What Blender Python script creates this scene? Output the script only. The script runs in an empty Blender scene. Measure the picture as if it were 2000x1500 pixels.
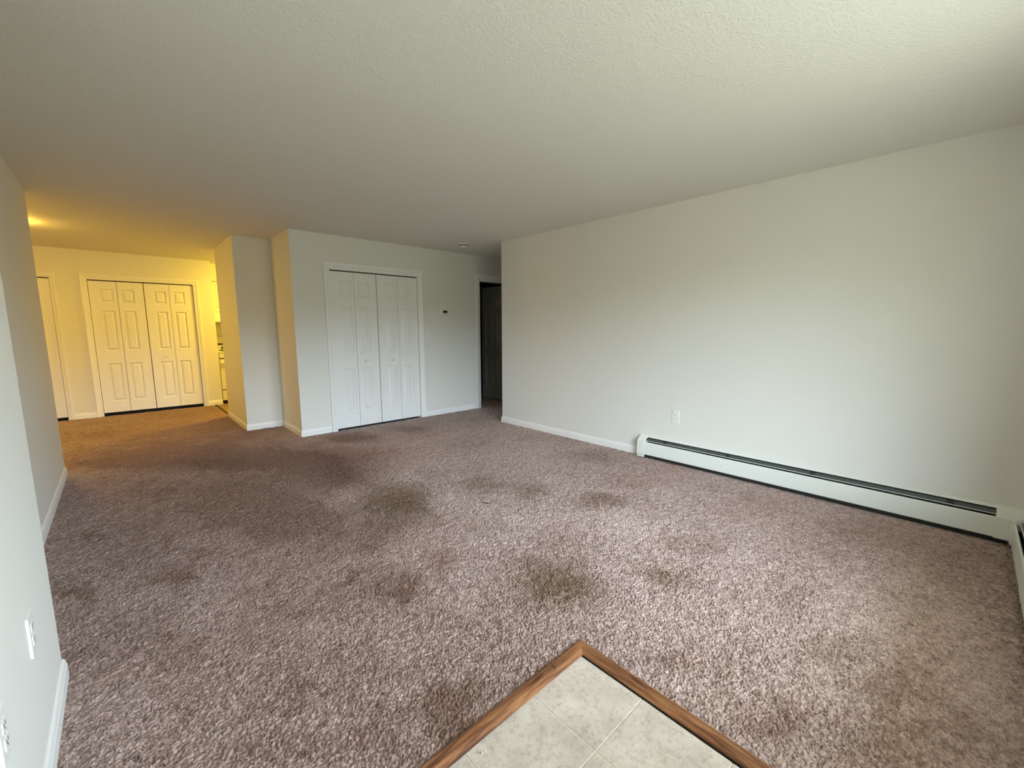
import bpy, bmesh, math, random
import numpy as np
from mathutils import Matrix, Vector

SC = bpy.context.scene
COL = SC.collection
random.seed(4)

# ---------------------------------------------------------------- camera
F_PX, YAW, PITCH, ROLL, CAM_H = 825.43, 0.74754, -0.13121, -0.00341, 1.301
fw = Vector((math.sin(YAW)*math.cos(PITCH), math.cos(YAW)*math.cos(PITCH), math.sin(PITCH)))
rt = Vector((math.cos(YAW), -math.sin(YAW), 0))
up = rt.cross(fw)
rt, up = rt*math.cos(ROLL)+up*math.sin(ROLL), up*math.cos(ROLL)-rt*math.sin(ROLL)
cam_data = bpy.data.cameras.new('camera')
cam_data.sensor_width = 36
cam_data.lens = 36*F_PX/2000
cam_data.clip_start = 0.02
cam = bpy.data.objects.new('camera', cam_data)
COL.objects.link(cam)
M = Matrix((rt, up, -fw)).transposed().to_4x4()
M.translation = (0, 0, CAM_H)
cam.matrix_world = M
SC.camera = cam

# ---------------------------------------------------------------- sky
world = bpy.data.worlds.new('overcast_sky')
SC.world = world
world.use_nodes = True
nt = world.node_tree
bg = nt.nodes['Background']
tc = nt.nodes.new('ShaderNodeTexCoord')
sp = nt.nodes.new('ShaderNodeSeparateXYZ')
mp = nt.nodes.new('ShaderNodeMapRange')
mp.inputs['From Min'].default_value = -1
mp.inputs['From Max'].default_value = 1
cr = nt.nodes.new('ShaderNodeValToRGB')
nt.links.new(tc.outputs['Generated'], sp.inputs[0])
nt.links.new(sp.outputs['Z'], mp.inputs['Value'])
nt.links.new(mp.outputs[0], cr.inputs['Fac'])
nt.links.new(cr.outputs['Color'], bg.inputs['Color'])
# overcast white sky above a line of trees, pale paving and lawn below
els = cr.color_ramp.elements
els[0].position = 0.0; els[0].color = (0.15, 0.16, 0.13, 1)
els[1].position = 1.0; els[1].color = (0.42, 0.52, 0.60, 1)
for p_, c_ in ((0.33, (0.15, 0.16, 0.13, 1)), (0.45, (0.13, 0.14, 0.10, 1)), (0.525, (0.12, 0.13, 0.09, 1)),
               (0.565, (0.95, 1.13, 1.28, 1)), (0.66, (0.92, 1.10, 1.28, 1)), (0.80, (0.50, 0.60, 0.70, 1))):
    e_ = els.new(p_); e_.color = c_
bg.inputs['Strength'].default_value = 30.5

vs = SC.view_settings
vs.view_transform = 'Standard'
vs.look = 'None'
vs.exposure = 0.0
vs.gamma = 1.0
vs.use_curve_mapping = False
SC.cycles.use_denoising = True
SC.cycles.max_bounces = 16
SC.cycles.diffuse_bounces = 12
SC.cycles.transparent_max_bounces = 16
SC.cycles.sample_clamp_indirect = 8.0

# ---------------------------------------------------------------- plan (metres)
H = 2.44
XR, YR = 3.865, 4.37          # long right wall and its far end
YB = 5.42                     # wall with the closet and hall door
XC, YA, XA, YA2 = 1.541, 6.25, 1.127, 7.5
YF = 8.80
XL1, YL1 = -0.264, 2.20
XL2, YL2 = -0.456, 5.43
YW = -0.345                   # window wall
WIN = (1.05, 2.60, 0.40, 2.12)    # x0, x1, z0, z1 of the window
DOOR = (0.0, 0.92, 0.0, 2.08)   # glazed patio door

# daylight portals set in the window and door openings
def portal(name, x0, x1, z0, z1):
    l = bpy.data.lights.new(name, 'AREA')
    l.shape = 'RECTANGLE'; l.size = x1-x0; l.size_y = z1-z0
    l.cycles.is_portal = True
    o = bpy.data.objects.new(name, l); COL.objects.link(o)
    o.location = ((x0+x1)/2, YW-0.15, (z0+z1)/2)
    o.rotation_euler = (math.radians(90), 0, 0)   # -Z axis turned to +Y
    return o
portal('window_portal', *WIN)
portal('door_portal', DOOR[0], DOOR[1], 0.05, DOOR[3])

# ---------------------------------------------------------------- materials
def new_mat(name):
    m = bpy.data.materials.new(name); m.use_nodes = True
    return m, m.node_tree.nodes, m.node_tree.links, m.node_tree.nodes['Principled BSDF']

def coords(n, l, scale=(1, 1, 1)):
    t = n.new('ShaderNodeTexCoord'); mp_ = n.new('ShaderNodeMapping')
    g = n.new('ShaderNodeNewGeometry')
    l.new(g.outputs['Position'], mp_.inputs['Vector'])
    mp_.inputs['Scale'].default_value = scale
    return mp_

def noise(n, l, vec, scale, detail=2, rough=0.5, distort=0):
    x = n.new('ShaderNodeTexNoise')
    x.inputs['Scale'].default_value = scale; x.inputs['Detail'].default_value = detail
    x.inputs['Roughness'].default_value = rough; x.inputs['Distortion'].default_value = distort
    l.new(vec.outputs[0], x.inputs['Vector'])
    return x

def mixc(n, l, fac, a, b, blend='MIX'):
    x = n.new('ShaderNodeMix'); x.data_type = 'RGBA'; x.blend_type = blend
    for s, v in ((x.inputs[0], fac), (x.inputs[6], a), (x.inputs[7], b)):
        if isinstance(v, (tuple, float, int)): s.default_value = v
        else: l.new(v, s)
    return x.outputs[2]

def ramp(n, l, fac, stops):
    x = n.new('ShaderNodeValToRGB'); e = x.color_ramp.elements
    e[0].position, e[0].color = stops[0]; e[1].position, e[1].color = stops[-1]
    for p, c in stops[1:-1]:
        k = e.new(p); k.color = c
    l.new(fac, x.inputs['Fac'])
    return x.outputs['Color']

def bump(n, l, b, height, strength, dist):
    x = n.new('ShaderNodeBump'); x.inputs['Strength'].default_value = strength
    x.inputs['Distance'].default_value = dist
    l.new(height, x.inputs['Height']); l.new(x.outputs[0], b.inputs['Normal'])

def paint(name, col, rough, nscale=0, strength=0.1, dist=0.001, var=0.03):
    m, n, l, b = new_mat(name)
    v = coords(n, l)
    big = noise(n, l, v, 1.7, 3)
    c2 = tuple(c*(1-var) for c in col[:3])+(1,)
    l.new(mixc(n, l, big.outputs[0], col, c2), b.inputs['Base Color'])
    b.inputs['Roughness'].default_value = rough
    if nscale:
        x = noise(n, l, v, nscale, 3, 0.6)
        bump(n, l, b, x.outputs[0], strength, dist)
    return m

M_WALL = paint('eggshell_wall_paint', (0.765, 0.763, 0.715, 1), 0.55, 260, 0.12, 0.0008)
M_CEIL = paint('stippled_ceiling_paint', (0.79, 0.79, 0.75, 1), 0.8, 78, 0.9, 0.005)
M_TRIM = paint('white_trim_paint', (0.86, 0.865, 0.85, 1), 0.35)
M_DOOR = paint('white_door_paint', (0.84, 0.845, 0.83, 1), 0.38, 0)
M_BED = paint('bounce_cutting_bedroom_paint', (0.20, 0.19, 0.17, 1), 0.6)  # unseen walls, coloured dark to cut bounce light onto the open door
M_DOOR_SHADE = paint('shade_darkened_door_paint', (0.33, 0.32, 0.28, 1), 0.4)  # door colour darkened to carry the unlit room's shade
M_PLATE = paint('white_plastic', (0.82, 0.82, 0.79, 1), 0.3)
M_KNOB = paint('white_knob_enamel', (0.8, 0.8, 0.77, 1), 0.18)
M_HEAT = paint('off_white_enamelled_steel', (0.80, 0.83, 0.78, 1), 0.34, 9, 0.05, 0.002)
M_DAMP = paint('grey_damper_steel', (0.07, 0.085, 0.085, 1), 0.3)
M_DARK = paint('dark_cavity', (0.012, 0.012, 0.012, 1), 0.8)
M_BLACK = paint('black_plastic', (0.02, 0.02, 0.018, 1), 0.4)
M_LCD = paint('dark_display_glass', (0.03, 0.03, 0.02, 1), 0.15)
M_APPL = paint('white_appliance_enamel', (0.78, 0.78, 0.74, 1), 0.22)
M_METAL = paint('brushed_steel', (0.5, 0.5, 0.48, 1), 0.3); M_METAL.node_tree.nodes['Principled BSDF'].inputs['Metallic'].default_value = 1
M_SLAB = paint('concrete_slab', (0.2, 0.19, 0.18, 1), 0.9)
M_VINYL = paint('brown_kitchen_vinyl', (0.25, 0.15, 0.08, 1), 0.45)
M_TWIG = paint('dark_bark', (0.05, 0.035, 0.025, 1), 0.8)

def m_wood():
    m, n, l, b = new_mat('stained_oak_threshold')
    t = n.new('ShaderNodeTexCoord'); mp_ = n.new('ShaderNodeMapping')
    l.new(t.outputs['UV'], mp_.inputs['Vector']); mp_.inputs['Scale'].default_value = (3, 45, 1)
    w = noise(n, l, mp_, 1.4, 5, 0.65, 0.6)
    mp2 = n.new('ShaderNodeMapping'); l.new(t.outputs['UV'], mp2.inputs['Vector']); mp2.inputs['Scale'].default_value = (1.5, 9, 1)
    w2 = noise(n, l, mp2, 2.2, 4, 0.65, 1.2)
    c = ramp(n, l, w.outputs[0], [(0.34, (0.085, 0.030, 0.013, 1)), (0.5, (0.25, 0.105, 0.045, 1)), (0.68, (0.42, 0.20, 0.085, 1))])
    c2 = ramp(n, l, w2.outputs[0], [(0.34, (0.45, 0.30, 0.22, 1)), (0.5, (1, 1, 1, 1)), (0.75, (1.15, 1.1, 0.95, 1))])
    l.new(mixc(n, l, 0.8, c, c2, 'MULTIPLY'), b.inputs['Base Color'])
    b.inputs['Roughness'].default_value = 0.33
    bump(n, l, b, w.outputs[0], 0.15, 0.0006)
    return m
M_WOOD = m_wood()

def m_tile():
    m, n, l, b = new_mat('mottled_beige_ceramic')
    v = coords(n, l)
    a = noise(n, l, v, 9, 6, 0.62, 0.4); c = noise(n, l, v, 60, 4, 0.7)
    c1 = ramp(n, l, a.outputs[0], [(0.30, (0.45, 0.39, 0.33, 1)), (0.5, (0.56, 0.48, 0.405, 1)), (0.68, (0.64, 0.56, 0.48, 1))])
    c2 = ramp(n, l, c.outputs[0], [(0.36, (0.74, 0.70, 0.66, 1)), (0.5, (1, 1, 1, 1)), (0.8, (1.03, 1.03, 1.03, 1))])
    l.new(mixc(n, l, 0.8, c1, c2, 'MULTIPLY'), b.inputs['Base Color'])
    b.inputs['Roughness'].default_value = 0.42
    bump(n, l, b, a.outputs[0], 0.12, 0.002)
    return m
M_TILE = m_tile()
M_GROUT = paint('pale_grout', (0.74, 0.69, 0.61, 1), 0.9, 300, 0.3, 0.0005)

def m_carpet():
    m, n, l, b = new_mat('taupe_cut_pile')
    v = coords(n, l)
    st = n.new('ShaderNodeAttribute'); st.attribute_name = 'stain'     # rgb: olive, reddish, grey
    tf = n.new('ShaderNodeAttribute'); tf.attribute_name = 'tuft'      # fibre tone of each tuft
    fine = noise(n, l, v, 330, 2, 0.7)
    base = mixc(n, l, tf.outputs['Fac'], (0.29, 0.187, 0.158, 1), (0.74, 0.575, 0.53, 1))
    base = mixc(n, l, 0.35, base, ramp(n, l, fine.outputs[0], [(0.3, (0.35, 0.3, 0.3, 1)), (0.5, (1, 1, 1, 1)), (0.7, (1.5, 1.5, 1.5, 1))]), 'MULTIPLY')
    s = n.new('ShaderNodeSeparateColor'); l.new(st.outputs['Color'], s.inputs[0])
    base = mixc(n, l, s.outputs[0], base, mixc(n, l, 1.0, base, (0.40, 0.33, 0.20, 1), 'MULTIPLY'))
    base = mixc(n, l, s.outputs[1], base, mixc(n, l, 1.0, base, (0.62, 0.42, 0.33, 1), 'MULTIPLY'))
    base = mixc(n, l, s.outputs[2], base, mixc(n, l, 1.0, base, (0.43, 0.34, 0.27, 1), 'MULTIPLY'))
    l.new(base, b.inputs['Base Color'])
    b.inputs['Roughness'].default_value = 0.95
    b.inputs['Specular IOR Level'].default_value = 0.1
    b.inputs['Sheen Weight'].default_value = 0.15
    bump(n, l, b, fine.outputs[0], 0.8, 0.004)
    return m
M_CARPET = m_carpet()

def m_glass():
    m, n, l, b = new_mat('window_glass')
    n.remove(b)
    out = n['Material Output']
    tr = n.new('ShaderNodeBsdfTransparent'); gl = n.new('ShaderNodeBsdfGlossy'); mx = n.new('ShaderNodeMixShader')
    gl.inputs['Roughness'].default_value = 0.02; mx.inputs[0].default_value = 0.06
    l.new(tr.outputs[0], mx.inputs[1]); l.new(gl.outputs[0], mx.inputs[2]); l.new(mx.outputs[0], out.inputs[0])
    return m
M_GLASS = m_glass()

def m_emit(name, col, s):
    m, n, l, b = new_mat(name)
    b.inputs['Base Color'].default_value = (0.8, 0.8, 0.75, 1)
    b.inputs['Emission Color'].default_value = col
    b.inputs['Emission Strength'].default_value = s
    return m
WARM = (1.0, 0.60, 0.085, 1)
M_LAMP = m_emit('lit_lamp_glass', WARM, 142.0)
M_KLAMP = m_emit('lit_kitchen_lamp_glass', (1.0, 0.66, 0.075, 1), 210.0)

# ---------------------------------------------------------------- mesh helpers
def box(bm, x0, x1, y0, y1, z0, z1, bev=0):
    x0, x1 = sorted((x0, x1)); y0, y1 = sorted((y0, y1)); z0, z1 = sorted((z0, z1))
    b = bmesh.new()
    vs_ = [b.verts.new((x, y, z)) for x in (x0, x1) for y in (y0, y1) for z in (z0, z1)]
    for f in ((0, 1, 3, 2), (4, 6, 7, 5), (0, 4, 5, 1), (2, 3, 7, 6), (0, 2, 6, 4), (1, 5, 7, 3)):
        b.faces.new([vs_[i] for i in f])
    if bev:
        bmesh.ops.bevel(b, geom=list(b.edges), offset=bev, segments=2, affect='EDGES', profile=0.6)
    merge(bm, b)

def merge(bm, b):
    me = bpy.data.meshes.new('tmp'); b.to_mesh(me); b.free(); bm.from_mesh(me); bpy.data.meshes.remove(me)

def lathe(bm, prof, origin, axis, seg=32):
    """prof: (radius, height) pairs revolved about axis through origin"""
    ax = Vector(axis).normalized()
    a = ax.orthogonal().normalized(); c = ax.cross(a)
    rings = []
    for r, h in prof:
        if r < 1e-6:
            rings.append([bm.verts.new(Vector(origin)+ax*h)])
        else:
            rings.append([bm.verts.new(Vector(origin)+ax*h+(a*math.cos(2*math.pi*i/seg)+c*math.sin(2*math.pi*i/seg))*r) for i in range(seg)])
    for p, q in zip(rings, rings[1:]):
        for i in range(seg):
            j = (i+1) % seg
            if len(p) == 1 and len(q) == 1: continue
            if len(p) == 1: bm.faces.new((p[0], q[i], q[j]))
            elif len(q) == 1: bm.faces.new((p[i], p[j], q[0]))
            else: bm.faces.new((p[i], p[j], q[j], q[i]))
    if len(rings[0]) > 1: bm.faces.new(rings[0][::-1])
    if len(rings[-1]) > 1: bm.faces.new(rings[-1])

def prism(bm, pts, tf, t0, t1):
    """closed outline pts (a,b), swept from t0 to t1; tf(a,b,t)->xyz"""
    A = [bm.verts.new(tf(a, b, t0)) for a, b in pts]
    B = [bm.verts.new(tf(a, b, t1)) for a, b in pts]
    n_ = len(pts)
    for i in range(n_):
        j = (i+1) % n_
        bm.faces.new((A[i], A[j], B[j], B[i]))
    bm.faces.new(A[::-1]); bm.faces.new(B)

def sweep(bm, prof, path, nrm):
    """prof: closed list of (a,b), a = sideways from the path, b = along nrm; path: mitred polyline"""
    path = [Vector(p) for p in path]; nrm = Vector(nrm)
    dirs = [(q-p).normalized() for p, q in zip(path, path[1:])]
    rings = []
    for i, p in enumerate(path):
        d0 = dirs[max(i-1, 0)]; d1 = dirs[min(i, len(dirs)-1)]
        s0 = nrm.cross(d0); s1 = nrm.cross(d1)
        s = s0+s1; s = s/(s.length**2)*2
        rings.append([bm.verts.new(p+s*a+nrm*b) for a, b in prof])
    k = len(prof)
    for p, q in zip(rings, rings[1:]):
        for i in range(k):
            j = (i+1) % k
            bm.faces.new((p[i], p[j], q[j], q[i]))
    bm.faces.new(rings[0][::-1]); bm.faces.new(rings[-1])

def obj(name, bm, mat, parent=None, smooth=False, autosmooth=None):
    bmesh.ops.recalc_face_normals(bm, faces=bm.faces)
    me = bpy.data.meshes.new(name); bm.to_mesh(me); bm.free()
    me.materials.append(mat)
    if smooth:
        me.polygons.foreach_set('use_smooth', [True]*len(me.polygons))
    o = bpy.data.objects.new(name, me); COL.objects.link(o)
    if parent is not None:
        o.parent = parent
        bpy.context.view_layer.update() if False else None
        o.matrix_parent_inverse = Matrix.Translation(-Vector(parent.location))
    return o

def child(name, bm, mat, parent, smooth=False):
    """mesh given in world coordinates, kept in its parent's own frame"""
    off = Vector((0, 0, 0)); p = parent
    while p is not None:
        off += Vector(p.location); p = p.parent
    bmesh.ops.translate(bm, verts=bm.verts, vec=-off)
    bmesh.ops.recalc_face_normals(bm, faces=bm.faces)
    me = bpy.data.meshes.new(name); bm.to_mesh(me); bm.free(); me.materials.append(mat)
    if smooth: me.polygons.foreach_set('use_smooth', [True]*len(me.polygons))
    o = bpy.data.objects.new(name, me); COL.objects.link(o); o.parent = parent
    return o

def empty(name, loc):
    o = bpy.data.objects.new(name, None); COL.objects.link(o); o.location = loc
    o.empty_display_size = 0.1
    return o

def thing(o, label, cat, group=None, kind=None):
    o['label'] = label; o['category'] = cat
    if group: o['group'] = group
    if kind: o['kind'] = kind
    return o

def struct(name, boxes, mat, label=None):
    bm = bmesh.new()
    for b_ in boxes: box(bm, *b_)
    o = obj(name, bm, mat); o['kind'] = 'structure'
    if label: o['label'] = label
    return o

# ================================================================ SETTING
T = 0.12
X_MIN, X_MAX, Y_MAX = -2.62, 7.80, 9.57
struct('ceiling', [(X_MIN, X_MAX, YW-T, Y_MAX+T, H, H+T)], M_CEIL, 'off-white stippled ceiling')
struct('floor', [(X_MIN, X_MAX, YW-T, Y_MAX+T, -0.16, -0.03)], M_SLAB, 'bare slab under the carpet')
# window wall behind the camera
x0, x1, z0, z1 = WIN; d0, d1, _, dz = DOOR
struct('wall_front', [(XL1-T, d0, YW-T, YW, -0.03, H), (d0, d1, YW-T, YW, dz, H), (d1, x0, YW-T, YW, -0.03, H),
       (x0, x1, YW-T, YW, -0.03, z0), (x0, x1, YW-T, YW, z1, H), (x1, XR+T, YW-T, YW, -0.03, H)], M_WALL, 'off-white window wall')
struct('wall_right', [(XR, XR+T, YW, YR, -0.03, H)], M_WALL, 'long off-white wall above the heater')
struct('wall_hall_front', [(XR+T, 7.62, YR-T, YR, -0.03, H)], M_WALL)
struct('wall_hall_end', [(7.50, 7.62, YR, YB, -0.03, H)], M_WALL)
CL = (1.970, 3.198); HD = (4.318, 5.080)
struct('wall_back', [(XC, CL[0], YB, YB+T, -0.03, H), (CL[0], CL[1], YB, YB+T, 2.03, H), (CL[1], HD[0], YB, YB+T, -0.03, H),
       (HD[0], HD[1], YB, YB+T, 2.055, H), (HD[1], X_MAX, YB, YB+T, -0.03, H)], M_WALL, 'off-white wall around the closet and the hall door')
struct('wall_closet_side', [(XC, XC+T, YB+T, YA, -0.03, H)], M_WALL)
struct('wall_pillar', [(XA, XC+T+0.1, YA, YA+T, -0.03, H), (XA, XA+T, YA+T, YA2, -0.03, H)], M_WALL, 'short wall between closet and kitchen opening')
struct('wall_closet_back', [(XC+T+0.1, 4.0, YA, YA+T, -0.03, H), (3.9, 4.02, YB+T, Y_MAX, -0.03, H)], M_WALL)
FD = (-0.259, 0.985); FD2 = (-1.39, -0.626)
struct('wall_far', [(X_MIN, FD2[0], YF, YF+T, -0.03, H), (FD2[0], FD2[1], YF, YF+T, 2.03, H), (FD2[1], FD[0], YF, YF+T, -0.03, H),
       (FD[0], FD[1], YF, YF+T, 2.03, H), (FD[1], 1.25, YF, YF+T, -0.03, H)], M_WALL, 'far hall wall with two doors')
struct('wall_kitchen_side', [(1.13, 1.25, YF+T, Y_MAX, -0.03, H)], M_WALL)
struct('wall_kitchen_back', [(X_MIN, X_MAX, Y_MAX-T+0.0, Y_MAX, -0.03, H)], M_WALL)
struct('wall_left', [(XL1-T, XL1, YW, YL1, -0.03, H)], M_WALL, 'near left wall')
struct('wall_left_far', [(XL2-T, XL2, YL1-T, YL2, -0.03, H), (XL2, XL1-T, YL1-T, YL1, -0.03, H)], M_WALL, 'further left wall set back from the near one')
struct('wall_hall_left', [(X_MIN, XL2-T, YL2-T, YL2, -0.03, H), (X_MIN, X_MIN+T, YL2, Y_MAX-T, -0.03, H)], M_WALL)
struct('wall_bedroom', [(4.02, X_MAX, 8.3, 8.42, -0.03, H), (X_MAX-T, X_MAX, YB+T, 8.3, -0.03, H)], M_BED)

# baseboards -----------------------------------------------------
def base_prof(h=0.083, t=0.012):
    return [(0, 0), (t, 0), (t, h*0.66), (t*0.8, h*0.74), (t*0.72, h*0.84), (t*0.5, h*0.95), (t*0.25, h), (0, h)]
def baseboard(name, pts, h=0.083):
    """pts: plan polyline along the wall face, room on its right hand side"""
    bm = bmesh.new()
    prof = [(-a, b) for a, b in base_prof(h)]
    sweep(bm, prof, [(x, y, -0.006) for x, y in pts], (0, 0, 1))
    o = obj(name, bm, M_TRIM); o['kind'] = 'structure'; return o
baseboard('baseboard_right', [(5.6, YR), (XR, YR), (XR, 2.215)][::1] if False else [(4.6, YR), (XR, YR), (XR, 2.215)])
baseboard('baseboard_left', [(XL1, YW+0.02), (XL1, YL1), (XL2, YL1), (XL2, YL2), (-1.6, YL2)])
baseboard('baseboard_closet', [(XA, YA2), (XA, YA), (XC, YA), (XC, YB), (CL[0]-0.072, YB)])
baseboard('baseboard_back', [(CL[1]+0.074, YB), (HD[0]-0.072, YB)])
baseboard('baseboard_far', [(FD2[1]+0.06, YF), (FD[0]-0.07, YF)])
baseboard('baseboard_kitchen', [(FD[1]+0.07, YF), (1.25, YF)])

# casings ---------------------------------------------------------
CAS = [(0, 0), (0, 0.010), (0.010, 0.013), (0.016, 0.0135), (0.0165, 0.0115), (0.026, 0.012), (0.034, 0.017), (0.060, 0.0215), (0.068, 0.021), (0.070, 0.018), (0.070, 0)]
def casing_bm(xa, xb, y, ztop, w=0.070):
    """U-shaped mitred casing round an opening in a wall facing -Y; a measured outward"""
    k = w/0.070
    bm = bmesh.new()
    prof = [(a*k, b) for a, b in CAS]
    sweep(bm, prof, [(xa, y, -0.006), (xa, y, ztop), (xb, y, ztop), (xb, y, -0.006)], (0, -1, 0))
    return bm
def jamb_bm(xa, xb, ya, yb, ztop):
    bm = bmesh.new()
    box(bm, xa-0.001, xa+0.004, ya, yb, -0.006, ztop); box(bm, xb-0.004, xb+0.001, ya, yb, -0.006, ztop); box(bm, xa, xb, ya, yb, ztop-0.004, ztop+0.001)
    return bm

# moulded door leaf -------------------------------------------------
def leaf_bm(w, h, cols, rows, t=0.035, both=False):
    """leaf in local coords: x 0..w, z 0..h, front face at y=0 looking -Y, thickness +Y. Panels moulded in the face"""
    bm = bmesh.new()
    xs = sorted({0.0, w} | {v for c in cols for v in c}); zs = sorted({0.0, h} | {v for r in rows for v in r})
    def face(y, s):
        for xa, xb in zip(xs, xs[1:]):
            for za, zb in zip(zs, zs[1:]):
                if (xa, xb) in cols and (za, zb) in rows:
                    rings = []
                    for ins, dep in ((0, 0), (0.0015, 0.0070), (0.006, 0.0125), (0.013, 0.0135), (0.017, 0.0125), (0.036, 0.0025), (0.039, 0.0005)):
                        rings.append([bm.verts.new((x, y+s*dep, z)) for x, z in ((xa+ins, za+ins), (xb-ins, za+ins), (xb-ins, zb-ins), (xa+ins, zb-ins))])
                    for p, q in zip(rings, rings[1:]):
                        for i in range(4):
                            j = (i+1) % 4; bm.faces.new((p[i], p[j], q[j], q[i]))
                    bm.faces.new(rings[-1])
                else:
                    bm.faces.new([bm.verts.new((x, y, z)) for x, z in ((xa, za), (xb, za), (xb, zb), (xa, zb))])
    face(0, 1)
    if both: face(t, -1)
    else: bm.faces.new([bm.verts.new(p) for p in ((0, t, 0), (w, t, 0), (w, t, h), (0, t, h))])
    for q in (((0, 0, 0), (0, t, 0), (0, t, h), (0, 0, h)), ((w, 0, 0), (w, t, 0), (w, t, h), (w, 0, h)),
              ((0, 0, 0), (w, 0, 0), (w, t, 0), (0, t, 0)), ((0, 0, h), (w, 0, h), (w, t, h), (0, t, h))):
        bm.faces.new([bm.verts.new(p) for p in q])
    bmesh.ops.remove_doubles(bm, verts=bm.verts, dist=0.0002)
    return bm

ROWS = [(0.200, 0.770), (0.965, 1.560), (1.685, 1.880)]      # heights above the leaf's foot
def place_leaf(name, parent, bm, mat, loc, rotz=0):
    bmesh.ops.recalc_face_normals(bm, faces=bm.faces)
    me = bpy.data.meshes.new(name); bm.to_mesh(me); bm.free(); me.materials.append(mat)
    o = bpy.data.objects.new(name, me); COL.objects.link(o); o.parent = parent
    o.location = Vector(loc)-Vector(parent.location); o.rotation_euler = (0, 0, rotz)
    return o

def knob_bm(loc, r=0.016, proud=0.030):
    bm = bmesh.new()
    prof = [(r*0.62, 0), (r*0.62, 0.003), (r*0.42, 0.006), (r*0.40, proud*0.45), (r*0.75, proud*0.58), (r, proud*0.74), (r*0.95, proud*0.88), (r*0.6, proud*0.98), (0, proud)]
    lathe(bm, prof, loc, (0, -1, 0), 24)
    return bm

def bifold(name, xa, xb, y, foot, label, knob_leaves, missing=None, reveal=0):
    d = empty(name, ((xa+xb)/2, y, 0)); d['kind'] = 'structure'; d['label'] = label
    child('casing', casing_bm(xa, xb, y, 2.03+reveal), M_TRIM, d)
    if reveal:
        bm = bmesh.new(); box(bm, xa, xb, y-0.004, y+0.002, 2.029, 2.03+reveal+0.001); child('head_jamb', bm, M_TRIM, d)
    child('door_jamb', jamb_bm(xa, xb, y-0.001, y+T, 2.03), M_TRIM, d)
    bm = bmesh.new(); box(bm, xa+0.006, xb-0.006, y+0.034, y+0.058, 2.005, 2.026)
    child('door_track', bm, M_DARK, d)
    gap, cg, hg = 0.005, 0.009, 0.004
    W = (xb-xa-2*0.004-2*gap-cg-2*hg)/4
    h = 2.012-foot
    x = xa+0.004+gap
    starts = [x, x+W+hg, x+2*W+hg+cg, x+3*W+2*hg+cg]
    for i, xs_ in enumerate(starts):
        outer = 0.110; pw = 0.150
        if i in (0, 2): cols = [(outer, outer+pw)]
        else: cols = [(W-outer-pw, W-outer)]
        rows = [(max(a-foot, 0.05), b-foot) for a, b in ((0.215, 0.790), (0.985, 1.578), (1.700, 1.897))]
        lf = place_leaf('door_leaf', d, leaf_bm(W, h, cols, rows, 0.032), M_DOOR, (xs_, y+0.016, foot))
        cx = (cols[0][0]+cols[0][1])/2
        if i in knob_leaves:
            k = child('door_knob', knob_bm((xs_+cx, y+0.016, 0.882), *( (0.0185, 0.034))), M_KNOB, lf, True)
        if missing == i:
            b2 = bmesh.new(); lathe(b2, [(0.0035, 0), (0.0035, 0.0012), (0, 0.0012)], (xs_+cx, y+0.0162, 0.880), (0, -1, 0), 12)
            child('screw_hole', b2, M_DARK, lf)
    return d
bifold('door_1', CL[0], CL[1], YB, 0.018, 'white four-leaf panelled closet door with two round knobs, in daylight', (1, 2), None, 0.016)
bifold('door_2', FD[0], FD[1], YF, 0.045, 'white four-leaf panelled closet door in the lamplit far hall', (2,), 1)

# door at the far left, mostly hidden
d3 = empty('door_3', ((FD2[0]+FD2[1])/2, YF, 0)); d3['kind'] = 'structure'; d3['label'] = 'plain white door at the far left of the lamplit hall'
child('casing', casing_bm(FD2[0], FD2[1], YF, 2.03, 0.055), M_TRIM, d3)
child('door_jamb', jamb_bm(FD2[0], FD2[1], YF-0.001, YF+T, 2.03), M_TRIM, d3)
w3 = FD2[1]-FD2[0]-0.016
place_leaf('door_leaf', d3, leaf_bm(w3, 1.972, [(0.11, 0.33), (0.42, 0.60)], [(0.2, 0.77), (0.96, 1.55), (1.68, 1.87)]), M_DOOR, (FD2[0]+0.008, YF+0.012, 0.040))

# hall doorway with its door swung into the dark room
d4 = empty('door_4', ((HD[0]+HD[1])/2, YB, 0)); d4['kind'] = 'structure'; d4['label'] = 'dark open hall doorway, its panelled door swung inwards'
child('casing', casing_bm(HD[0], HD[1], YB, 2.072, 0.074), M_TRIM, d4)
bm = bmesh.new(); box(bm, HD[0], HD[1], YB-0.004, YB+0.002, 2.054, 2.073); child('head_jamb', bm, M_TRIM, d4)
child('door_jamb', jamb_bm(HD[0], HD[1], YB-0.001, YB+T, 2.055), M_TRIM, d4)
lf4 = place_leaf('door_leaf', d4, leaf_bm(0.74, 2.02, [(0.105, 0.315), (0.425, 0.635)], [(0.2, 0.77), (0.96, 1.56), (1.68, 1.88)]), M_DOOR_SHADE, (4.990, 6.20, 0.015), math.radians(-90))

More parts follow.
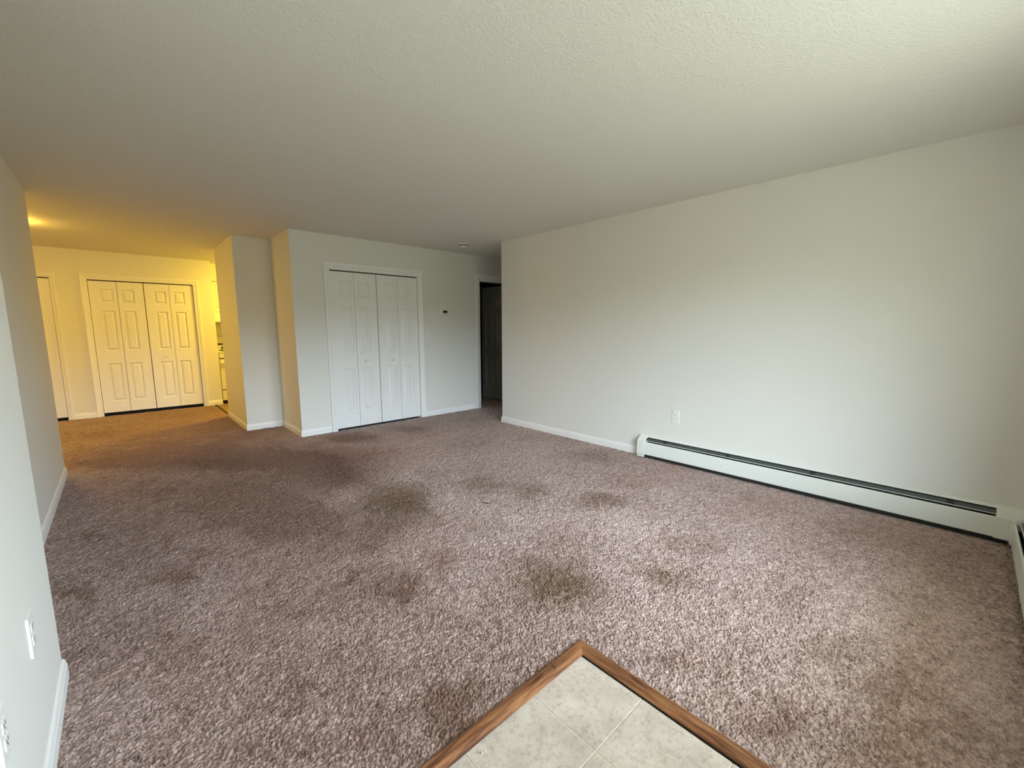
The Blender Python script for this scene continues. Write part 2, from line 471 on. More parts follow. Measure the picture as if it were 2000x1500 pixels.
# window and glazed door behind the camera --------------------------
wn = empty('window_1', ((x0+x1)/2, YW, z0)); wn['kind'] = 'structure'; wn['label'] = 'wide window in the front wall'
bm = bmesh.new()
for a in ((x0, x1, z0, z0+0.04), (x0, x1, z1-0.04, z1), (x0, x0+0.04, z0+0.04, z1-0.04), (x1-0.04, x1, z0+0.04, z1-0.04), ((x0+x1)/2-0.025, (x0+x1)/2+0.025, z0+0.04, z1-0.04)):
    box(bm, a[0], a[1], YW-0.09, YW-0.03, a[2], a[3])
child('window_frame', bm, M_TRIM, wn)
bm = bmesh.new(); box(bm, x0+0.04, x1-0.04, YW-0.064, YW-0.058, z0+0.04, z1-0.04); child('window_pane', bm, M_GLASS, wn)
bm = bmesh.new(); box(bm, x0-0.03, x1+0.03, YW-0.03, YW+0.03, z0-0.025, z0, 0.004); child('window_sill', bm, M_TRIM, wn)
d5 = empty('door_5', ((d0+d1)/2, YW, 0)); d5['kind'] = 'structure'; d5['label'] = 'glazed entry door onto the tiled landing'
bm = bmesh.new()
for a in ((d0, d1, 0.0, 0.85), (d0, d1, dz-0.14, dz), (d0, d0+0.16, 0.85, dz-0.14), (d1-0.16, d1, 0.85, dz-0.14)):
    box(bm, a[0], a[1], YW-0.09, YW-0.045, a[2], a[3])
child('door_frame', bm, M_TRIM, d5)
bm = bmesh.new(); box(bm, d0+0.16, d1-0.16, YW-0.07, YW-0.064, 0.85, dz-0.14); child('door_pane', bm, M_GLASS, d5)

struct('sky_blocker_slab', [(-2.5, 5.5, YW-T-1.65, YW-T, 2.30, 2.44)], M_WALL, 'added slab outside the window, unseen, blocking the high sky')  # added, out of view, to shade the window from the high sky

struct('trim_3', [(d0, d1, YW-T, YW, -0.03, 0.0)], M_METAL, 'metal sill under the entry door')

# ================================================================ TILED LANDING
TX, TY = 1.253, 0.948        # inner corner of the landing
OX, OY = 1.312, 0.998        # outer edge of the wooden strips
GX, GY, P = 0.974, 0.672, 0.3035
ld = empty('tile_landing', (0.5, 0.3, -0.02))
thing(ld, 'landing of square beige mottled ceramic tiles with pale grout', 'tile floor')
bm = bmesh.new(); box(bm, XL1, TX-0.0065, YW, TY-0.001, -0.03, -0.0078); child('grout_bed', bm, M_GROUT, ld)
bm = bmesh.new()
ex = [XL1+0.002]+[GX+P*k for k in range(-4, 1)]+[TX-0.0035]
ey = [YW+0.002]+[GY+P*k for k in range(-3, 1)]+[TY+0.0005]
ex = [e for i, e in enumerate(ex) if i == 0 or e > ex[0]+0.01]
for xa, xb in zip(ex, ex[1:]):
    for ya, yb in zip(ey, ey[1:]):
        box(bm, xa+0.0018, xb-0.0018, ya+0.0018, yb-0.0018, -0.025, -0.006, 0.0012)
child('tiles', bm, M_TILE, ld)

def strip(name, pts, label):
    """mitred reducer strip, outer edge along pts; profile falls to the tiles"""
    bm = bmesh.new()
    w = 0.056
    # a: 0 at the carpet edge, w at the tile edge
    prof = [(0, -0.02), (0, 0.002), (0.004, 0.0065), (0.010, 0.0085), (0.026, 0.0085), (0.036, 0.0070), (w-0.006, -0.0005), (w-0.0005, -0.0035), (w, -0.0050), (w-0.012, -0.0054), (w-0.012, -0.02)]
    A, B, side, mA, mB = pts
    A = Vector(A); B = Vector(B); s = Vector(side)
    d = (B-A).normalized()
    uvl = bm.loops.layers.uv.new('UVMap')
    ra = [bm.verts.new(A+s*a+d*(a*mA)+Vector((0, 0, z))) for a, z in prof]
    rb = [bm.verts.new(B+s*a-d*(a*mB)+Vector((0, 0, z))) for a, z in prof]
    L = (B-A).length; k = len(prof)
    for i in range(k):
        j = (i+1) % k
        f = bm.faces.new((ra[i], ra[j], rb[j], rb[i]))
        for lp, uv in zip(f.loops, ((0, prof[i][0]), (0, prof[j][0]), (L, prof[j][0]), (L, prof[i][0]))):
            lp[uvl].uv = (uv[0]+(0 if mA else 3.3), uv[1])
    bm.faces.new(ra[::-1]); bm.faces.new(rb)
    o = obj(name, bm, M_WOOD)
    thing(o, label, 'threshold strip', 'mitred wooden strips around the tile landing')
    return o
strip('threshold_strip', ((OX, OY, 0), (XL1+0.014, OY, 0), (0, -1, 0), 1, 0), 'left arm of the brown wooden threshold, along the tiles, with a dark knot')
strip('threshold_strip', ((OX, OY, 0), (OX, YW+0.08, 0), (-1, 0, 0), 1, 0), 'right arm of the brown wooden threshold, running towards the camera')
# dark knot on the left strip
bm = bmesh.new(); lathe(bm, [(0.0095, 0), (0.006, 0.0004), (0, 0.0006)], (1.115, OY-0.024, 0.0083), (0, 0, 1), 14)
bmesh.ops.scale(bm, verts=bm.verts, vec=(0.55, 1.5, 1), space=Matrix.Translation((-1.115, -(OY-0.024), -0.0083)))
kn = child('wood_knot', bm, M_TWIG, bpy.data.objects['threshold_strip'])
bm = bmesh.new()
for p, r in (((0.712, 0.910, -0.0045), 0.0035), ((0.722, 0.906, -0.0048), 0.0025)):
    bmesh.ops.create_icosphere(bm, subdivisions=2, radius=r, matrix=Matrix.Translation(p))
for v in bm.verts: v.co += Vector((random.uniform(-1, 1), random.uniform(-1, 1), random.uniform(-1, 1)))*0.0006
thing(obj('debris_crumb', bm, M_GROUT), 'small pale crumb of debris on the tiles near the wooden strip', 'crumb')
# twig on the carpet
bm = bmesh.new()
lathe(bm, [(0.0018, 0), (0.0034, 0.02), (0.0034, 0.05), (0.0018, 0.072)], (1.900, 2.377, 0.007), (0.16, -0.98, 0.02), 8)
lathe(bm, [(0.0012, 0), (0.0007, 0.018)], (1.905, 2.347, 0.006), (0.8, -0.5, 0.1), 6)
thing(obj('twig', bm, M_TWIG), 'thin dark twig lying on the carpet in the middle of the room', 'twig')

# kitchen floor and its edge strip
fk = struct('floor_2', [(1.150, 3.9, YA+T, Y_MAX-T, -0.03, -0.002)], M_VINYL, 'brown kitchen floor')
bm = bmesh.new(); prism(bm, [(0, -0.02), (0, 0.001), (0.012, 0.005), (0.028, 0.005), (0.040, 0.001), (0.040, -0.02)], lambda a, b, t: (1.128+a, t, b), YA2, YF)
thing(obj('kitchen_threshold', bm, M_TWIG), 'thin dark strip edging the kitchen floor beside the far hall', 'threshold strip')

# ================================================================ CARPET
def _hash(ix, iy, seed):
    h = (ix.astype(np.int64)*374761393 + iy.astype(np.int64)*668265263 + seed*1442695041) & 0xffffffff
    h = ((h ^ (h >> 13))*1274126177) & 0xffffffff
    return ((h ^ (h >> 16)) & 0xffff)/65535.0
def vnoise(x, y, seed=0):
    ix = np.floor(x); iy = np.floor(y); fx = x-ix; fy = y-iy
    fx = fx*fx*(3-2*fx); fy = fy*fy*(3-2*fy)
    a = _hash(ix, iy, seed); b = _hash(ix+1, iy, seed); c = _hash(ix, iy+1, seed); d = _hash(ix+1, iy+1, seed)
    return (a*(1-fx)+b*fx)*(1-fy)+(c*(1-fx)+d*fx)*fy
def fbm(x, y, seed, octv=4):
    s = 0; w = 0.5; t = 0
    for o in range(octv):
        s = s+w*vnoise(x*2**o, y*2**o, seed+o*17); t += w; w *= 0.55
    return s/t
STAINS = [[1.432,2.87,3.848,-1.96,-2.118,-2.251,0.75,0],[1.415,3.139,5.78,-2.704,-3.17,-3.356,0.3,0],[1.532,2.816,7.766,-4.249,-3.197,-3.397,0.35,0],[1.554,1.402,3.393,-3.571,-3.877,-4.229,0.6,0],[1.547,1.257,3.499,-4.373,-4.373,-5.248,0.45,0],[2.005,0.947,4.785,-9.569,-5.917,-5.917,0.5,0],[2.022,1.028,7.547,-13.585,-7.687,-8.386,0.2,0],[2.567,1.801,3.988,-5.631,-4.458,-4.736,0.5,0],[2.362,2.29,4.712,-4.815,-5.224,-5.532,0.45,0],[2.13,2.696,3.558,-2.911,-3.881,-4.097,0.4,0],[1.266,3.862,4.72,-1.61,-1.948,-2.05,0.55,2],[1.44,3.892,3.492,-1.334,-1.569,-1.648,0.45,1],[1.281,4.252,4.225,-1.352,-2.113,-2.324,0.35,2],[1.711,4.313,1.424,-0.583,-2.765,-2.765,0.4,1],[1.969,4.939,3.573,-1.474,-3.123,-3.373,0.6,2],[2.686,4.867,3.409,-1.894,-3.008,-3.231,0.35,2],[0.898,4.725,1.365,-0.278,-2.657,-2.778,0.35,2],[0.623,4.875,2.653,-0.396,-3.665,-3.839,0.3,0],[-0.075,5.536,3.384,-0.026,-4.373,-4.582,0.4,2],[1.172,4.7,3.323,-0.88,-3.919,-4.09,0.4,2],[0.287,5.665,2.612,-0.181,-3.591,-3.917,0.35,2],[0.611,3.685,2.725,-0.513,-1.738,-1.846,0.35,2],[0.75,3.125,2.505,-0.662,-2.43,-2.592,0.3,2],[0.942,2.786,10.431,-3.855,-5.291,-5.291,0.5,2],[0.926,3.257,9.174,-2.752,-4.077,-4.332,0.35,2],[0.918,1.906,5.714,-2.857,-5.238,-5.714,0.35,2],[0.896,1.783,14.025,-7.65,-11.839,-13.023,0.45,2],[0.772,2.104,26.258,-10.316,-18.053,-19.694,0.5,2],[1.232,1.909,9.386,-6.498,-9.283,-10.057,0.4,1],[0.593,3.273,6.334,-1.244,-4.713,-5.027,0.35,2],[0.082,2.751,13.974,-0.799,-8.296,-9.05,0.35,2],[-0.256,2.902,16.515,0.472,-8.021,-8.021,0.4,2],[-0.211,3.703,29.005,0.5,-13.002,-15.003,0.4,2],[0.636,2.925,15.682,-4.091,-8.125,-8.75,0.3,2],[0.994,2.497,3.423,-1.441,-2.635,-2.838,0.2,2],[2.334,0.52,1.768,-7.323,-4.762,-4.762,0.18,2],[2.309,0.459,2.4,-9.6,-9.524,-9.524,0.2,0],[1.473,0.309,2.222,-8.889,-9.722,-11.111,0.4,2],[2.001,0.253,1.087,-7.246,-10.033,-10.033,0.28,2],[1.968,0.065,1.071,-9.643,-10.0,-10.0,0.25,2],[1.913,-0.103,0.0,-14.286,-10.0,-10.0,0.3,2],[1.453,0.711,3.704,-7.407,-14.286,-14.286,0.2,2],[0.781,1.101,8.021,-5.615,-10.084,-10.084,0.38,2],[0.706,1.102,7.752,-5.426,-9.302,-10.631,0.3,2],[0.495,1.222,12.346,-4.938,-9.722,-11.111,0.3,2],[0.376,2.044,8.214,-1.786,-2.679,-2.679,0.18,2],[0.008,2.174,5.324,-0.231,-4.167,-4.167,0.15,2],[0.296,1.946,18.667,-3.556,-24.0,-24.0,0.2,1],[0.426,1.996,32.532,-7.072,-19.802,-21.782,0.3,1],[0.084,1.766,11.111,-1.389,-16.667,-16.667,0.25,1],[0.064,2.246,27.692,-2.308,-3.846,-3.846,0.15,2],[1.905,1.553,3.366,-4.067,-4.376,-4.712,0.2,0],[2.451,1.04,2.422,-5.271,-5.556,-5.556,0.25,0],[3.13,1.835,1.554,-2.526,-3.997,-4.219,0.2,1],[3.222,0.911,1.033,-3.342,-3.282,-3.5,0.15,1],[3.773,1.786,1.614,-3.305,-3.843,-4.035,0.2,1],[0.099,4.38,5.0,-0.294,-7.5,-8.382,0.3,1],[0.354,1.217,3.214,-1.071,-12.5,-12.5,0.15,1],[1.259,1.363,5.152,-4.848,-9.091,-9.091,0.15,0],[1.692,2.029,5.654,-4.656,-6.652,-7.127,0.15,0],[1.538,2.276,6.103,-4.176,-4.497,-4.818,0.2,2],[1.274,2.423,4.474,-2.349,-5.872,-6.292,0.2,2],[3.476,2.515,1.961,-2.708,-3.922,-4.108,0.25,2],[2.71,3.771,2.345,-1.724,-2.759,-2.874,0.2,2],[3.297,0.377,0.468,-3.342,-3.476,-3.743,0.2,1],[3.26,-0.031,0.206,-8.848,-3.395,-4.012,0.15,1],[0.345,1.613,4.934,-1.316,-22.556,-22.556,0.2,0],[0.166,1.915,12.135,-1.348,-8.989,-10.112,0.15,0],[1.3,3.217,5.273,-2.26,-5.336,-5.65,0.4,-1],[2.461,0.344,2.022,-9.775,-4.213,-4.635,0.4,-1],[1.85,2.728,6.746,-4.622,-6.371,-6.746,0.2,-1],[0.402,1.308,4.49,-1.633,-13.333,-13.333,0.25,-1],[2.626,0.429,1.146,-5.568,-7.205,-7.86,0.3,-1],[2.01,2.172,3.351,-3.093,-3.866,-4.124,0.2,-1],[0.751,1.603,2.857,-1.429,-11.111,-11.111,0.2,-1],[1.979,0.59,1.006,-2.893,-4.717,-5.189,0.15,-1],[1.335,2.268,3.906,-2.387,-4.937,-5.316,0.2,-1]]
def stain_masks(x, y):
    wx = x+(fbm(x*6, y*6, 5)-0.5)*0.22+(fbm(x*28, y*28, 6, 2)-0.5)*0.07
    wy = y+(fbm(x*6, y*6, 9)-0.5)*0.22+(fbm(x*28, y*28, 11, 2)-0.5)*0.07
    ol = np.zeros_like(x); rd = np.zeros_like(x); gr = np.zeros_like(x); lt = np.zeros_like(x)
    for cx, cy, a, b, c, d, s, k in STAINS:
        u = a*(wx-cx)+b*(wy-cy); v = c*(wx-cx)+d*(wy-cy)
        m = min(0.95, 1.3*s)*np.exp(-(u*u+v*v)**1.5*0.75)
        if k == 0: ol = 1-(1-ol)*(1-m)
        elif k == 1: rd = 1-(1-rd)*(1-m)
        elif k == 2: gr = 1-(1-gr)*(1-m)
        else: lt = np.maximum(lt, m)
    # soil tracked through the walking line from the landing to the far hall, plus plain ramps darker leftward and farther back
    wear = fbm(x*1.6, y*1.6, 31, 4); fine = fbm(x*9, y*9, 77, 3)
    path = np.exp(-((x-(0.75+0.06*(y-2)))/0.95)**2)*np.clip((y-1.2)/2.2, 0, 1)
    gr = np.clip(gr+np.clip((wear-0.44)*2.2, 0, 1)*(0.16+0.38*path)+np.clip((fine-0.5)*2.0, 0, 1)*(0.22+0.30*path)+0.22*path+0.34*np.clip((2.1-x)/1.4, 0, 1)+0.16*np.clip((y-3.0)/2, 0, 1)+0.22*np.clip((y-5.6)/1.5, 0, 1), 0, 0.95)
    rd = np.clip(rd+np.clip((fbm(x*2.3, y*2.3, 91, 3)-0.5)*1.2, 0, 1)*0.25, 0, 1)
    gr = gr*(1-0.8*lt); ol = ol*(1-0.5*lt)
    return ol, rd, gr
def carpet_grid(xa, xb, ya, yb, step):
    nx = int(round((xb-xa)/step))+1; ny = int(round((yb-ya)/step))+1
    gx, gy = np.meshgrid(np.linspace(xa, xb, nx), np.linspace(ya, yb, ny))
    x = gx.ravel(); y = gy.ravel()
    # twisted tufts: warped ridges, with clumps leaning together
    wx = x+(vnoise(x*120, y*120, 3)-0.5)*0.009; wy = y+(vnoise(x*120, y*120, 4)-0.5)*0.009
    f1 = 175.0
    r1 = 1-np.abs(vnoise(wx*f1, wy*f1*0.8, 21)*2-1)
    r2 = 1-np.abs(vnoise(wx*f1*1.5+9, wy*f1*1.5, 22)*2-1)
    cl = vnoise(x*34, y*34, 23)
    h = 0.68*np.clip(r1, 0, 0.9)**1.2+0.26*r2+0.34*(cl-0.5)
    z = -0.0140+0.0180*h+0.0025*(fbm(x*3, y*3, 40, 3)-0.5)
    tuft = np.clip(0.5+0.9*(vnoise(wx*210+5, wy*210, 51)-0.5)+0.5*(vnoise(x*60, y*60, 52)-0.5)+0.55*(fbm(x*1.3+4, y*1.3, 53, 4)-0.5), 0, 1)
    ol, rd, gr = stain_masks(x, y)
    j = 0.3*step
    co = np.stack([x+(vnoise(x*500, y*500, 61)-0.5)*j, y+(vnoise(x*500, y*500, 62)-0.5)*j, z], 1)
    idx = np.arange(nx*ny).reshape(ny, nx)
    q = np.stack([idx[:-1, :-1], idx[:-1, 1:], idx[1:, 1:], idx[1:, :-1]], -1).reshape(-1, 4)
    return co, q, tuft, np.stack([ol, rd, gr, np.ones_like(ol)], 1)
FT = XC
regions = [(XL1, XR, OY+0.0015, 1.9, 0.0022), (OX+0.0015, XR, YW, OY+0.0015, 0.0022), (XL1, XR, 1.9, YL1, 0.0033), (XL2, XR, YL1, 3.2, 0.0033), (XL2, XR, 3.2, YB, 0.0055),
           (XR, 7.5, YR, YB, 0.02), (XL2, XC, YB, YA, 0.008), (XL2, 1.128, YA, YF, 0.009), (-2.5, XL2, YL2, YF, 0.02),
           (4.02, 7.68, YB+T, 8.3, 0.03), (HD[0], HD[1], YB, YB+T, 0.01)]
cos, qs, tfs, sts = [], [], [], []; off = 0
for r_ in regions:
    co, q, tf_, st_ = carpet_grid(*r_)
    cos.append(co); qs.append(q+off); tfs.append(tf_); sts.append(st_); off += len(co)
co = np.concatenate(cos); q = np.concatenate(qs); tf_ = np.concatenate(tfs); st_ = np.concatenate(sts)
me = bpy.data.meshes.new('carpet')
me.vertices.add(len(co)); me.vertices.foreach_set('co', co.astype(np.float32).ravel())
me.loops.add(q.size); me.loops.foreach_set('vertex_index', q.astype(np.int32).ravel())
me.polygons.add(len(q)); me.polygons.foreach_set('loop_start', (np.arange(len(q))*4).astype(np.int32))
me.polygons.foreach_set('use_smooth', np.ones(len(q), dtype=bool))
me.update(calc_edges=True)
a = me.attributes.new('tuft', 'FLOAT', 'POINT'); a.data.foreach_set('value', tf_.astype(np.float32))
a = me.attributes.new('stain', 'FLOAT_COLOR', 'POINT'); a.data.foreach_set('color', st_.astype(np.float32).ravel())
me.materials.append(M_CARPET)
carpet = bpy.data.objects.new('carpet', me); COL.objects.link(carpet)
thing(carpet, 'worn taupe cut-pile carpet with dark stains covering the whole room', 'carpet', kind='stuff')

# ================================================================ BASEBOARD HEATERS
def heater_parts(root, tf, t0, t1, caps, brackets):
    """tf(d, z, t): d = distance from the wall, z up, t along the wall"""
    def pr(name, pts, mat, a=t0, b=t1, par=root):
        bm = bmesh.new(); prism(bm, pts, tf, a, b); return child(name, bm, mat, par)
    pr('back_plate', [(0.0005, 0.018), (0.0005, 0.214), (0.004, 0.2155), (0.0195, 0.2045), (0.0205, 0.2010), (0.0180, 0.2010), (0.006, 0.208), (0.003, 0.205), (0.003, 0.018)], M_HEAT)
    dm = pr('damper', [(0.0205, 0.190), (0.0425, 0.1690), (0.0440, 0.1710), (0.0225, 0.1925)], M_DAMP)
    pr('damper_lip', [(0.0425, 0.1695), (0.0455, 0.1685), (0.0475, 0.1700), (0.0470, 0.1725), (0.0440, 0.1730)], M_HEAT, par=dm)
    pr('front_cover', [(0.0590, 0.1560), (0.0600, 0.1600), (0.0650, 0.1615), (0.0690, 0.158), (0.0700, 0.150), (0.0700, 0.036), (0.0665, 0.032), (0.063, 0.031), (0.063, 0.034), (0.0660, 0.037), (0.0675, 0.148), (0.0640, 0.156)], M_HEAT)
    pr('cavity_shade_block', [(0.006, 0.004), (0.0615, 0.004), (0.0615, 0.120), (0.006, 0.120)], M_DARK, t0, t1)  # dark filler block, painted-in shade below the front cover
    pr('cavity_shade_back', [(0.0035, 0.02), (0.006, 0.02), (0.006, 0.199), (0.0035, 0.199)], M_DARK)  # dark sheet over the back plate, shade put in as colour
    for b_ in brackets:
        bm = bmesh.new(); prism(bm, [(0.0235, 0.1935), (0.0400, 0.1775), (0.0400, 0.170), (0.0235, 0.186)], tf, b_-0.018, b_+0.018); child('bracket', bm, M_BLACK, root)
    for (a, b) in caps:
        bm = bmesh.new()
        prism(bm, [(0.0005, 0.004), (0.0005, 0.2165), (0.004, 0.2185), (0.026, 0.206), (0.066, 0.172), (0.0725, 0.163), (0.0735, 0.040), (0.0725, 0.004)], tf, a, b)
        bmesh.ops.bevel(bm, geom=[e for e in bm.edges], offset=0.0015, segments=2, affect='EDGES')
        cap = child('end_cap', bm, M_HEAT, root)
        bm = bmesh.new(); prism(bm, [(0.071, 0.026), (0.0742, 0.026), (0.0742, 0.0285), (0.071, 0.0285)], tf, a+0.004, b-0.004); child('cap_seam', bm, M_BLACK, cap)

hr = empty('baseboard_heater', (XR, 1.0, 0))
thing(hr, 'long off-white baseboard heater running along the long right wall', 'baseboard heater', 'enamelled baseboard heaters meeting in the corner')
tfr = lambda d, z, t: (XR-d, t, z)
heater_parts(hr, tfr, -0.262, 2.205, [(2.135, 2.215)], [1.933, 1.351, 0.728, -0.012])
# seam in the long front cover
bm = bmesh.new(); box(bm, XR-0.0712, XR-0.0695, 1.383, 1.385, 0.042, 0.150); child('cover_seam', bm, M_HEAT, hr)
# mitred cover over the inside corner
bm = bmesh.new()
cp = [(0.0, 0.030), (0.0, 0.2170), (0.004, 0.2195), (0.026, 0.208), (0.067, 0.173), (0.0755, 0.163), (0.0765, 0.040), (0.0750, 0.030)]
sweep(bm, [(-a, b) for a, b in cp], [(XR-0.0006, -0.208, 0), (XR-0.0006, YW+0.0006, 0), (XR-0.135, YW+0.0006, 0)], (0, 0, 1))
child('corner_cover', bm, M_HEAT, hr)
hf = empty('baseboard_heater', (2.4, YW, 0))
thing(hf, 'off-white baseboard heater at the right edge, under the window wall', 'baseboard heater', 'enamelled baseboard heaters meeting in the corner')
tff = lambda d, z, t: (t, YW+d, z)
heater_parts(hf, tff, 1.48, 3.74, [(1.46, 1.54)], [3.3, 2.6, 2.0])
bm = bmesh.new(); prism(bm, [(0.0585, 0.160), (0.0600, 0.1650), (0.0662, 0.1655), (0.0705, 0.160), (0.0718, 0.150), (0.0718, 0.036), (0.066, 0.032), (0.066, 0.150)], tff, 2.1, 3.095)
child('splice_cover', bm, M_HEAT, hf)

# ================================================================ WALL FITTINGS
def plate(name, face, c, w, h, label, cat, group, kind):
    """face: 'x+' plate on a wall facing +X, 'x-' facing -X, 'y-' facing -Y. c: centre on the wall"""
    if face == 'x+': T_ = lambda u, v, d: (c[0]+d, c[1]-u, c[2]+v)
    elif face == 'x-': T_ = lambda u, v, d: (c[0]-d, c[1]+u, c[2]+v)
    else: T_ = lambda u, v, d: (c[0]+u, c[1]-d, c[2]+v)
    def bx(bm, u0, u1, v0, v1, da, db, bev=0):
        p, q = T_(u0, v0, da), T_(u1, v1, db)
        box(bm, p[0], q[0], p[1], q[1], p[2], q[2], bev)
    nrm = Vector(T_(0, 0, 1))-Vector(T_(0, 0, 0))
    root = empty(name, c)
    thing(root, label, cat, group)
    bm = bmesh.new(); bx(bm, -w/2, w/2, -h/2, h/2, 0.0, 0.0062, 0.0018); child('cover_plate', bm, M_PLATE, root)
    n_ = 2 if kind == 'double' else 1
    if kind in ('switch', 'double'):
        for i in range(n_):
            u = (i-(n_-1)/2)*0.046
            bm = bmesh.new(); bx(bm, u-0.0052, u+0.0052, -0.012, 0.012, 0.005, 0.0066); sl = child('switch_slot', bm, M_DOOR, root)
            bm = bmesh.new(); bx(bm, u-0.004, u+0.004, 0.000, 0.010, 0.006, 0.0155, 0.001); child('toggle', bm, M_KNOB, root)
            for s in (-1, 1):
                bm = bmesh.new(); lathe(bm, [(0.003, 0), (0.0028, 0.001), (0, 0.0014)], T_(u, s*0.030, 0.0053), nrm, 10); child('screw', bm, M_METAL, root)
    else:
        for s in (-1, 1):
            v = s*0.0195
            bm = bmesh.new(); bx(bm, -0.0165, 0.0165, v-0.014, v+0.014, 0.005, 0.0078, 0.0012); r_ = child('receptacle', bm, M_PLATE, root)
            bm = bmesh.new()
            bx(bm, -0.0075, -0.0050, v-0.001, v+0.0085, 0.0079, 0.0083); bx(bm, 0.0050, 0.0075, v-0.001, v+0.0075, 0.0079, 0.0083)
            lathe(bm, [(0.0022, 0), (0.0022, 0.0004), (0, 0.0004)], T_(0, v-0.007, 0.0079), nrm, 10)
            child('socket_slots', bm, M_BLACK, r_)
        bm = bmesh.new(); lathe(bm, [(0.003, 0), (0.0028, 0.001), (0, 0.0014)], T_(0, 0, 0.0053), nrm, 10); child('screw', bm, M_METAL, root)
    return root
plate('wall_outlet', 'x-', (XR, 1.852, 0.452), 0.074, 0.120, 'white duplex outlet on the long right wall above the heater', 'outlet', None, 'outlet')
plate('wall_outlet', 'x+', (XL1, 1.765, 0.432), 0.074, 0.120, 'white outlet plate seen edge-on, low on the near left wall', 'outlet', None, 'outlet')
plate('wall_outlet', 'x+', (XL1, 1.345, 0.432), 0.074, 0.120, 'outlet cut by the left frame edge, closest to the camera on the left wall', 'outlet', None, 'outlet')
plate('light_switch', 'y-', (3.346, YB, 1.193), 0.072, 0.116, 'single switch plate just right of the daylit closet door', 'light switch', None, 'switch')
plate('light_switch', 'y-', (4.146, YB, 1.193), 0.116, 0.116, 'double switch plate just left of the dark hall doorway', 'light switch', None, 'double')
plate('light_switch', 'x-', (XA, 7.155, 1.215), 0.072, 0.120, 'switch plate on the yellow lamplit wall beside the kitchen opening', 'light switch', None, 'switch')

# thermostat
th = empty('thermostat', (3.628, YB, 1.548))
thing(th, 'small wall thermostat with dark display between closet and hall doorway', 'thermostat')
bm = bmesh.new(); box(bm, 3.566, 3.692, YB-0.006, YB, 1.503, 1.593, 0.002); child('back_plate', bm, M_PLATE, th)
bm = bmesh.new(); box(bm, 3.574, 3.684, YB-0.026, YB-0.005, 1.508, 1.588, 0.004); child('housing', bm, M_PLATE, th)
bm = bmesh.new(); box(bm, 3.598, 3.678, YB-0.0275, YB-0.025, 1.532, 1.566, 0.001); child('display', bm, M_LCD, th)
bm = bmesh.new(); box(bm, 3.606, 3.670, YB-0.0275, YB-0.025, 1.516, 1.522); child('vent_slot', bm, M_BLACK, th)

# smoke detector
sd = empty('smoke_detector', (3.575, 4.825, H))
thing(sd, 'round white smoke detector on the ceiling before the hall', 'smoke detector')
bm = bmesh.new(); lathe(bm, [(0.066, 0), (0.066, 0.010), (0.060, 0.014), (0, 0.014)], (3.575, 4.825, H), (0, 0, -1), 40); child('mounting_base', bm, M_PLATE, sd, False)
bm = bmesh.new(); lathe(bm, [(0.054, 0.013), (0.054, 0.020), (0.050, 0.020), (0.050, 0.024), (0.056, 0.025), (0.053, 0.036), (0.040, 0.043), (0.018, 0.045), (0, 0.045)], (3.575, 4.825, H), (0, 0, -1), 40); child('sensor_cover', bm, M_PLATE, sd)
bm = bmesh.new(); lathe(bm, [(0.0575, 0.0150), (0.0575, 0.0240)], (3.575, 4.825, H), (0, 0, -1), 40); child('vent_shadow_ring', bm, M_DARK, sd)  # vent gap, its dark colour also standing in for the shadow outline

# ================================================================ LAMPS OF THE HALL AND KITCHEN
def dome_lamp(loc, r, mat, label):
    root = empty('ceiling_lamp', loc)
    thing(root, label, 'ceiling lamp')
    bm = bmesh.new(); lathe(bm, [(r*0.9, 0), (r*0.9, 0.012), (r*1.02, 0.016), (r*1.02, 0.026), (0, 0.026)], loc, (0, 0, -1), 40); child('lamp_base', bm, M_METAL, root)
    bm = bmesh.new(); lathe(bm, [(r*0.96, 0.026), (r, 0.036), (r*0.95, 0.050), (r*0.75, 0.068), (r*0.4, 0.080), (0, 0.084)], loc, (0, 0, -1), 40); child('glass_dome', bm, mat, root, True)
    return root
dome_lamp((-0.80, 6.86, H), 0.15, M_LAMP, 'lit dome lamp on the hall ceiling behind the left wall')
dome_lamp((2.05, 8.05, H), 0.17, M_KLAMP, 'lit dome lamp on the kitchen ceiling')

# ================================================================ KITCHEN seen through the gap
KB = Y_MAX-0.12                # back wall face
sx0, sx1, sy = 1.262, 2.022, YF+0.03
kr = empty('kitchen_range', ((sx0+sx1)/2, KB-0.3, 0))
thing(kr, 'white kitchen range with dark burners, seen in the slit beside the far hall', 'kitchen range')
def kb(name, b_, mat, par, bev=0.004):
    bm = bmesh.new(); box(bm, *b_, bev); return child(name, bm, mat, par)
kb('body', (sx0, sx1, sy+0.025, KB-0.005, 0.055, 0.895), M_APPL, kr)
kb('toe_base', (sx0+0.01, sx1-0.01, sy+0.06, KB-0.03, -0.001, 0.06), M_DARK, kr, 0)
kb('storage_drawer', (sx0+0.003, sx1-0.003, sy, sy+0.025, 0.060, 0.238), M_APPL, kr)
kb('drawer_gap', (sx0+0.005, sx1-0.005, sy+0.012, sy+0.026, 0.236, 0.254), M_DARK, kr, 0)
od = kb('oven_door', (sx0+0.003, sx1-0.003, sy, sy+0.025, 0.252, 0.785), M_APPL, kr)
bm = bmesh.new(); lathe(bm, [(0.012, 0), (0.012, 0.66)], (sx0+0.03, sy-0.032, 0.722), (1, 0, 0), 16)
box(bm, sx0+0.035, sx0+0.055, sy-0.032, sy+0.004, 0.712, 0.732); box(bm, sx1-0.075, sx1-0.055, sy-0.032, sy+0.004, 0.712, 0.732)
child('door_handle', bm, M_APPL, od)
kb('door_gap', (sx0+0.005, sx1-0.005, sy+0.010, sy+0.026, 0.783, 0.806), M_DARK, kr, 0)
kb('front_panel', (sx0+0.003, sx1-0.003, sy, sy+0.030, 0.805, 0.895), M_APPL, kr)
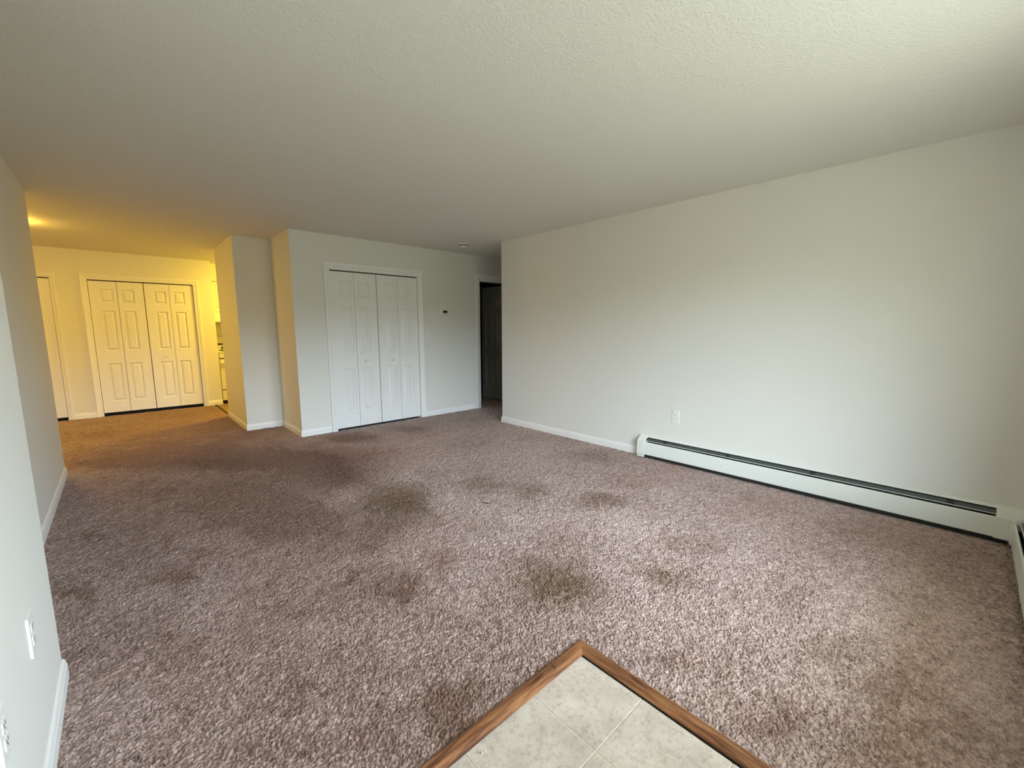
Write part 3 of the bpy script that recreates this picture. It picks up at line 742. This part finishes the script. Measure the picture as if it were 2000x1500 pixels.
kb('cooktop', (sx0-0.003, sx1+0.003, sy-0.01, KB-0.06, 0.895, 0.915), M_APPL, kr)
for bx_, by_ in ((sx0+0.17, sy+0.17), (sx1-0.17, sy+0.17), (sx0+0.17, sy+0.43), (sx1-0.17, sy+0.43)):
    bm = bmesh.new(); lathe(bm, [(0.115, 0), (0.115, 0.006), (0.095, 0.010), (0, 0.010)], (bx_, by_, 0.9145), (0, 0, 1), 28); bn = child('burner', bm, M_BLACK, kr)
    for rr in (0.03, 0.055, 0.08):
        bm = bmesh.new(); lathe(bm, [(rr-0.006, 0.010), (rr-0.006, 0.018), (rr+0.006, 0.018), (rr+0.006, 0.010)], (bx_, by_, 0.9145), (0, 0, 1), 28); child('burner_coil', bm, M_METAL, bn)
bg_ = kb('backguard', (sx0, sx1, KB-0.065, KB-0.005, 0.912, 1.165), M_APPL, kr, 0.008)
kb('control_display', (sx0+0.02, sx1-0.02, KB-0.069, KB-0.064, 1.010, 1.045), M_BLACK, bg_, 0)
for k in range(4):
    bm = bmesh.new(); lathe(bm, [(0.018, 0), (0.016, 0.018), (0, 0.018)], (sx0+0.06+(k%2)*0.08+(k//2)*0.56, KB-0.066, 0.965), (0, -1, 0), 20); child('control_knob', bm, M_BLACK, bg_)
hd = empty('range_hood', ((sx0+sx1)/2, KB-0.2, 1.43))
thing(hd, 'white range hood under the kitchen cabinet', 'range hood')
bm = bmesh.new(); prism(bm, [(0, 1.43), (0.46, 1.43), (0.46, 1.49), (0.33, 1.60), (0, 1.60)], lambda a, b, t: (t, KB-0.003-a, b), sx0, sx1); child('canopy', bm, M_APPL, hd)
kb('filter', (sx0+0.05, sx1-0.05, KB-0.42, KB-0.06, 1.426, 1.431), M_METAL, hd, 0)
def cabinet(xa, xb, za, zb, dep, label, group='kitchen wall cabinets'):
    c = empty('wall_cabinet', ((xa+xb)/2, KB-dep/2, za)); thing(c, label, 'cabinet', group)
    kb('carcass', (xa, xb, KB-dep, KB-0.003, za, zb), M_APPL, c, 0.001)
    n_ = 2
    for i in range(n_):
        a = xa+(xb-xa)*i/n_+0.004; b = xa+(xb-xa)*(i+1)/n_-0.004
        lf = place_leaf('cabinet_door', c, leaf_bm(b-a, zb-za-0.01, [(0.05, b-a-0.05)], [(0.05, zb-za-0.06)], 0.018), M_APPL, (a, KB-dep-0.0185, za+0.005))
        kx = b-0.03 if i == 0 else a+0.03
        child('door_knob', knob_bm((kx, KB-dep-0.0185, za+0.045), 0.014, 0.024), M_METAL, lf, True)
cabinet(sx0, sx1, 1.603, 2.13, 0.31, 'white kitchen wall cabinet above the range hood')
struct('trim_1', [(1.251, 3.899, KB-0.345, KB-0.001, 2.135, H-0.001)], M_WALL, 'soffit over the kitchen cabinets')
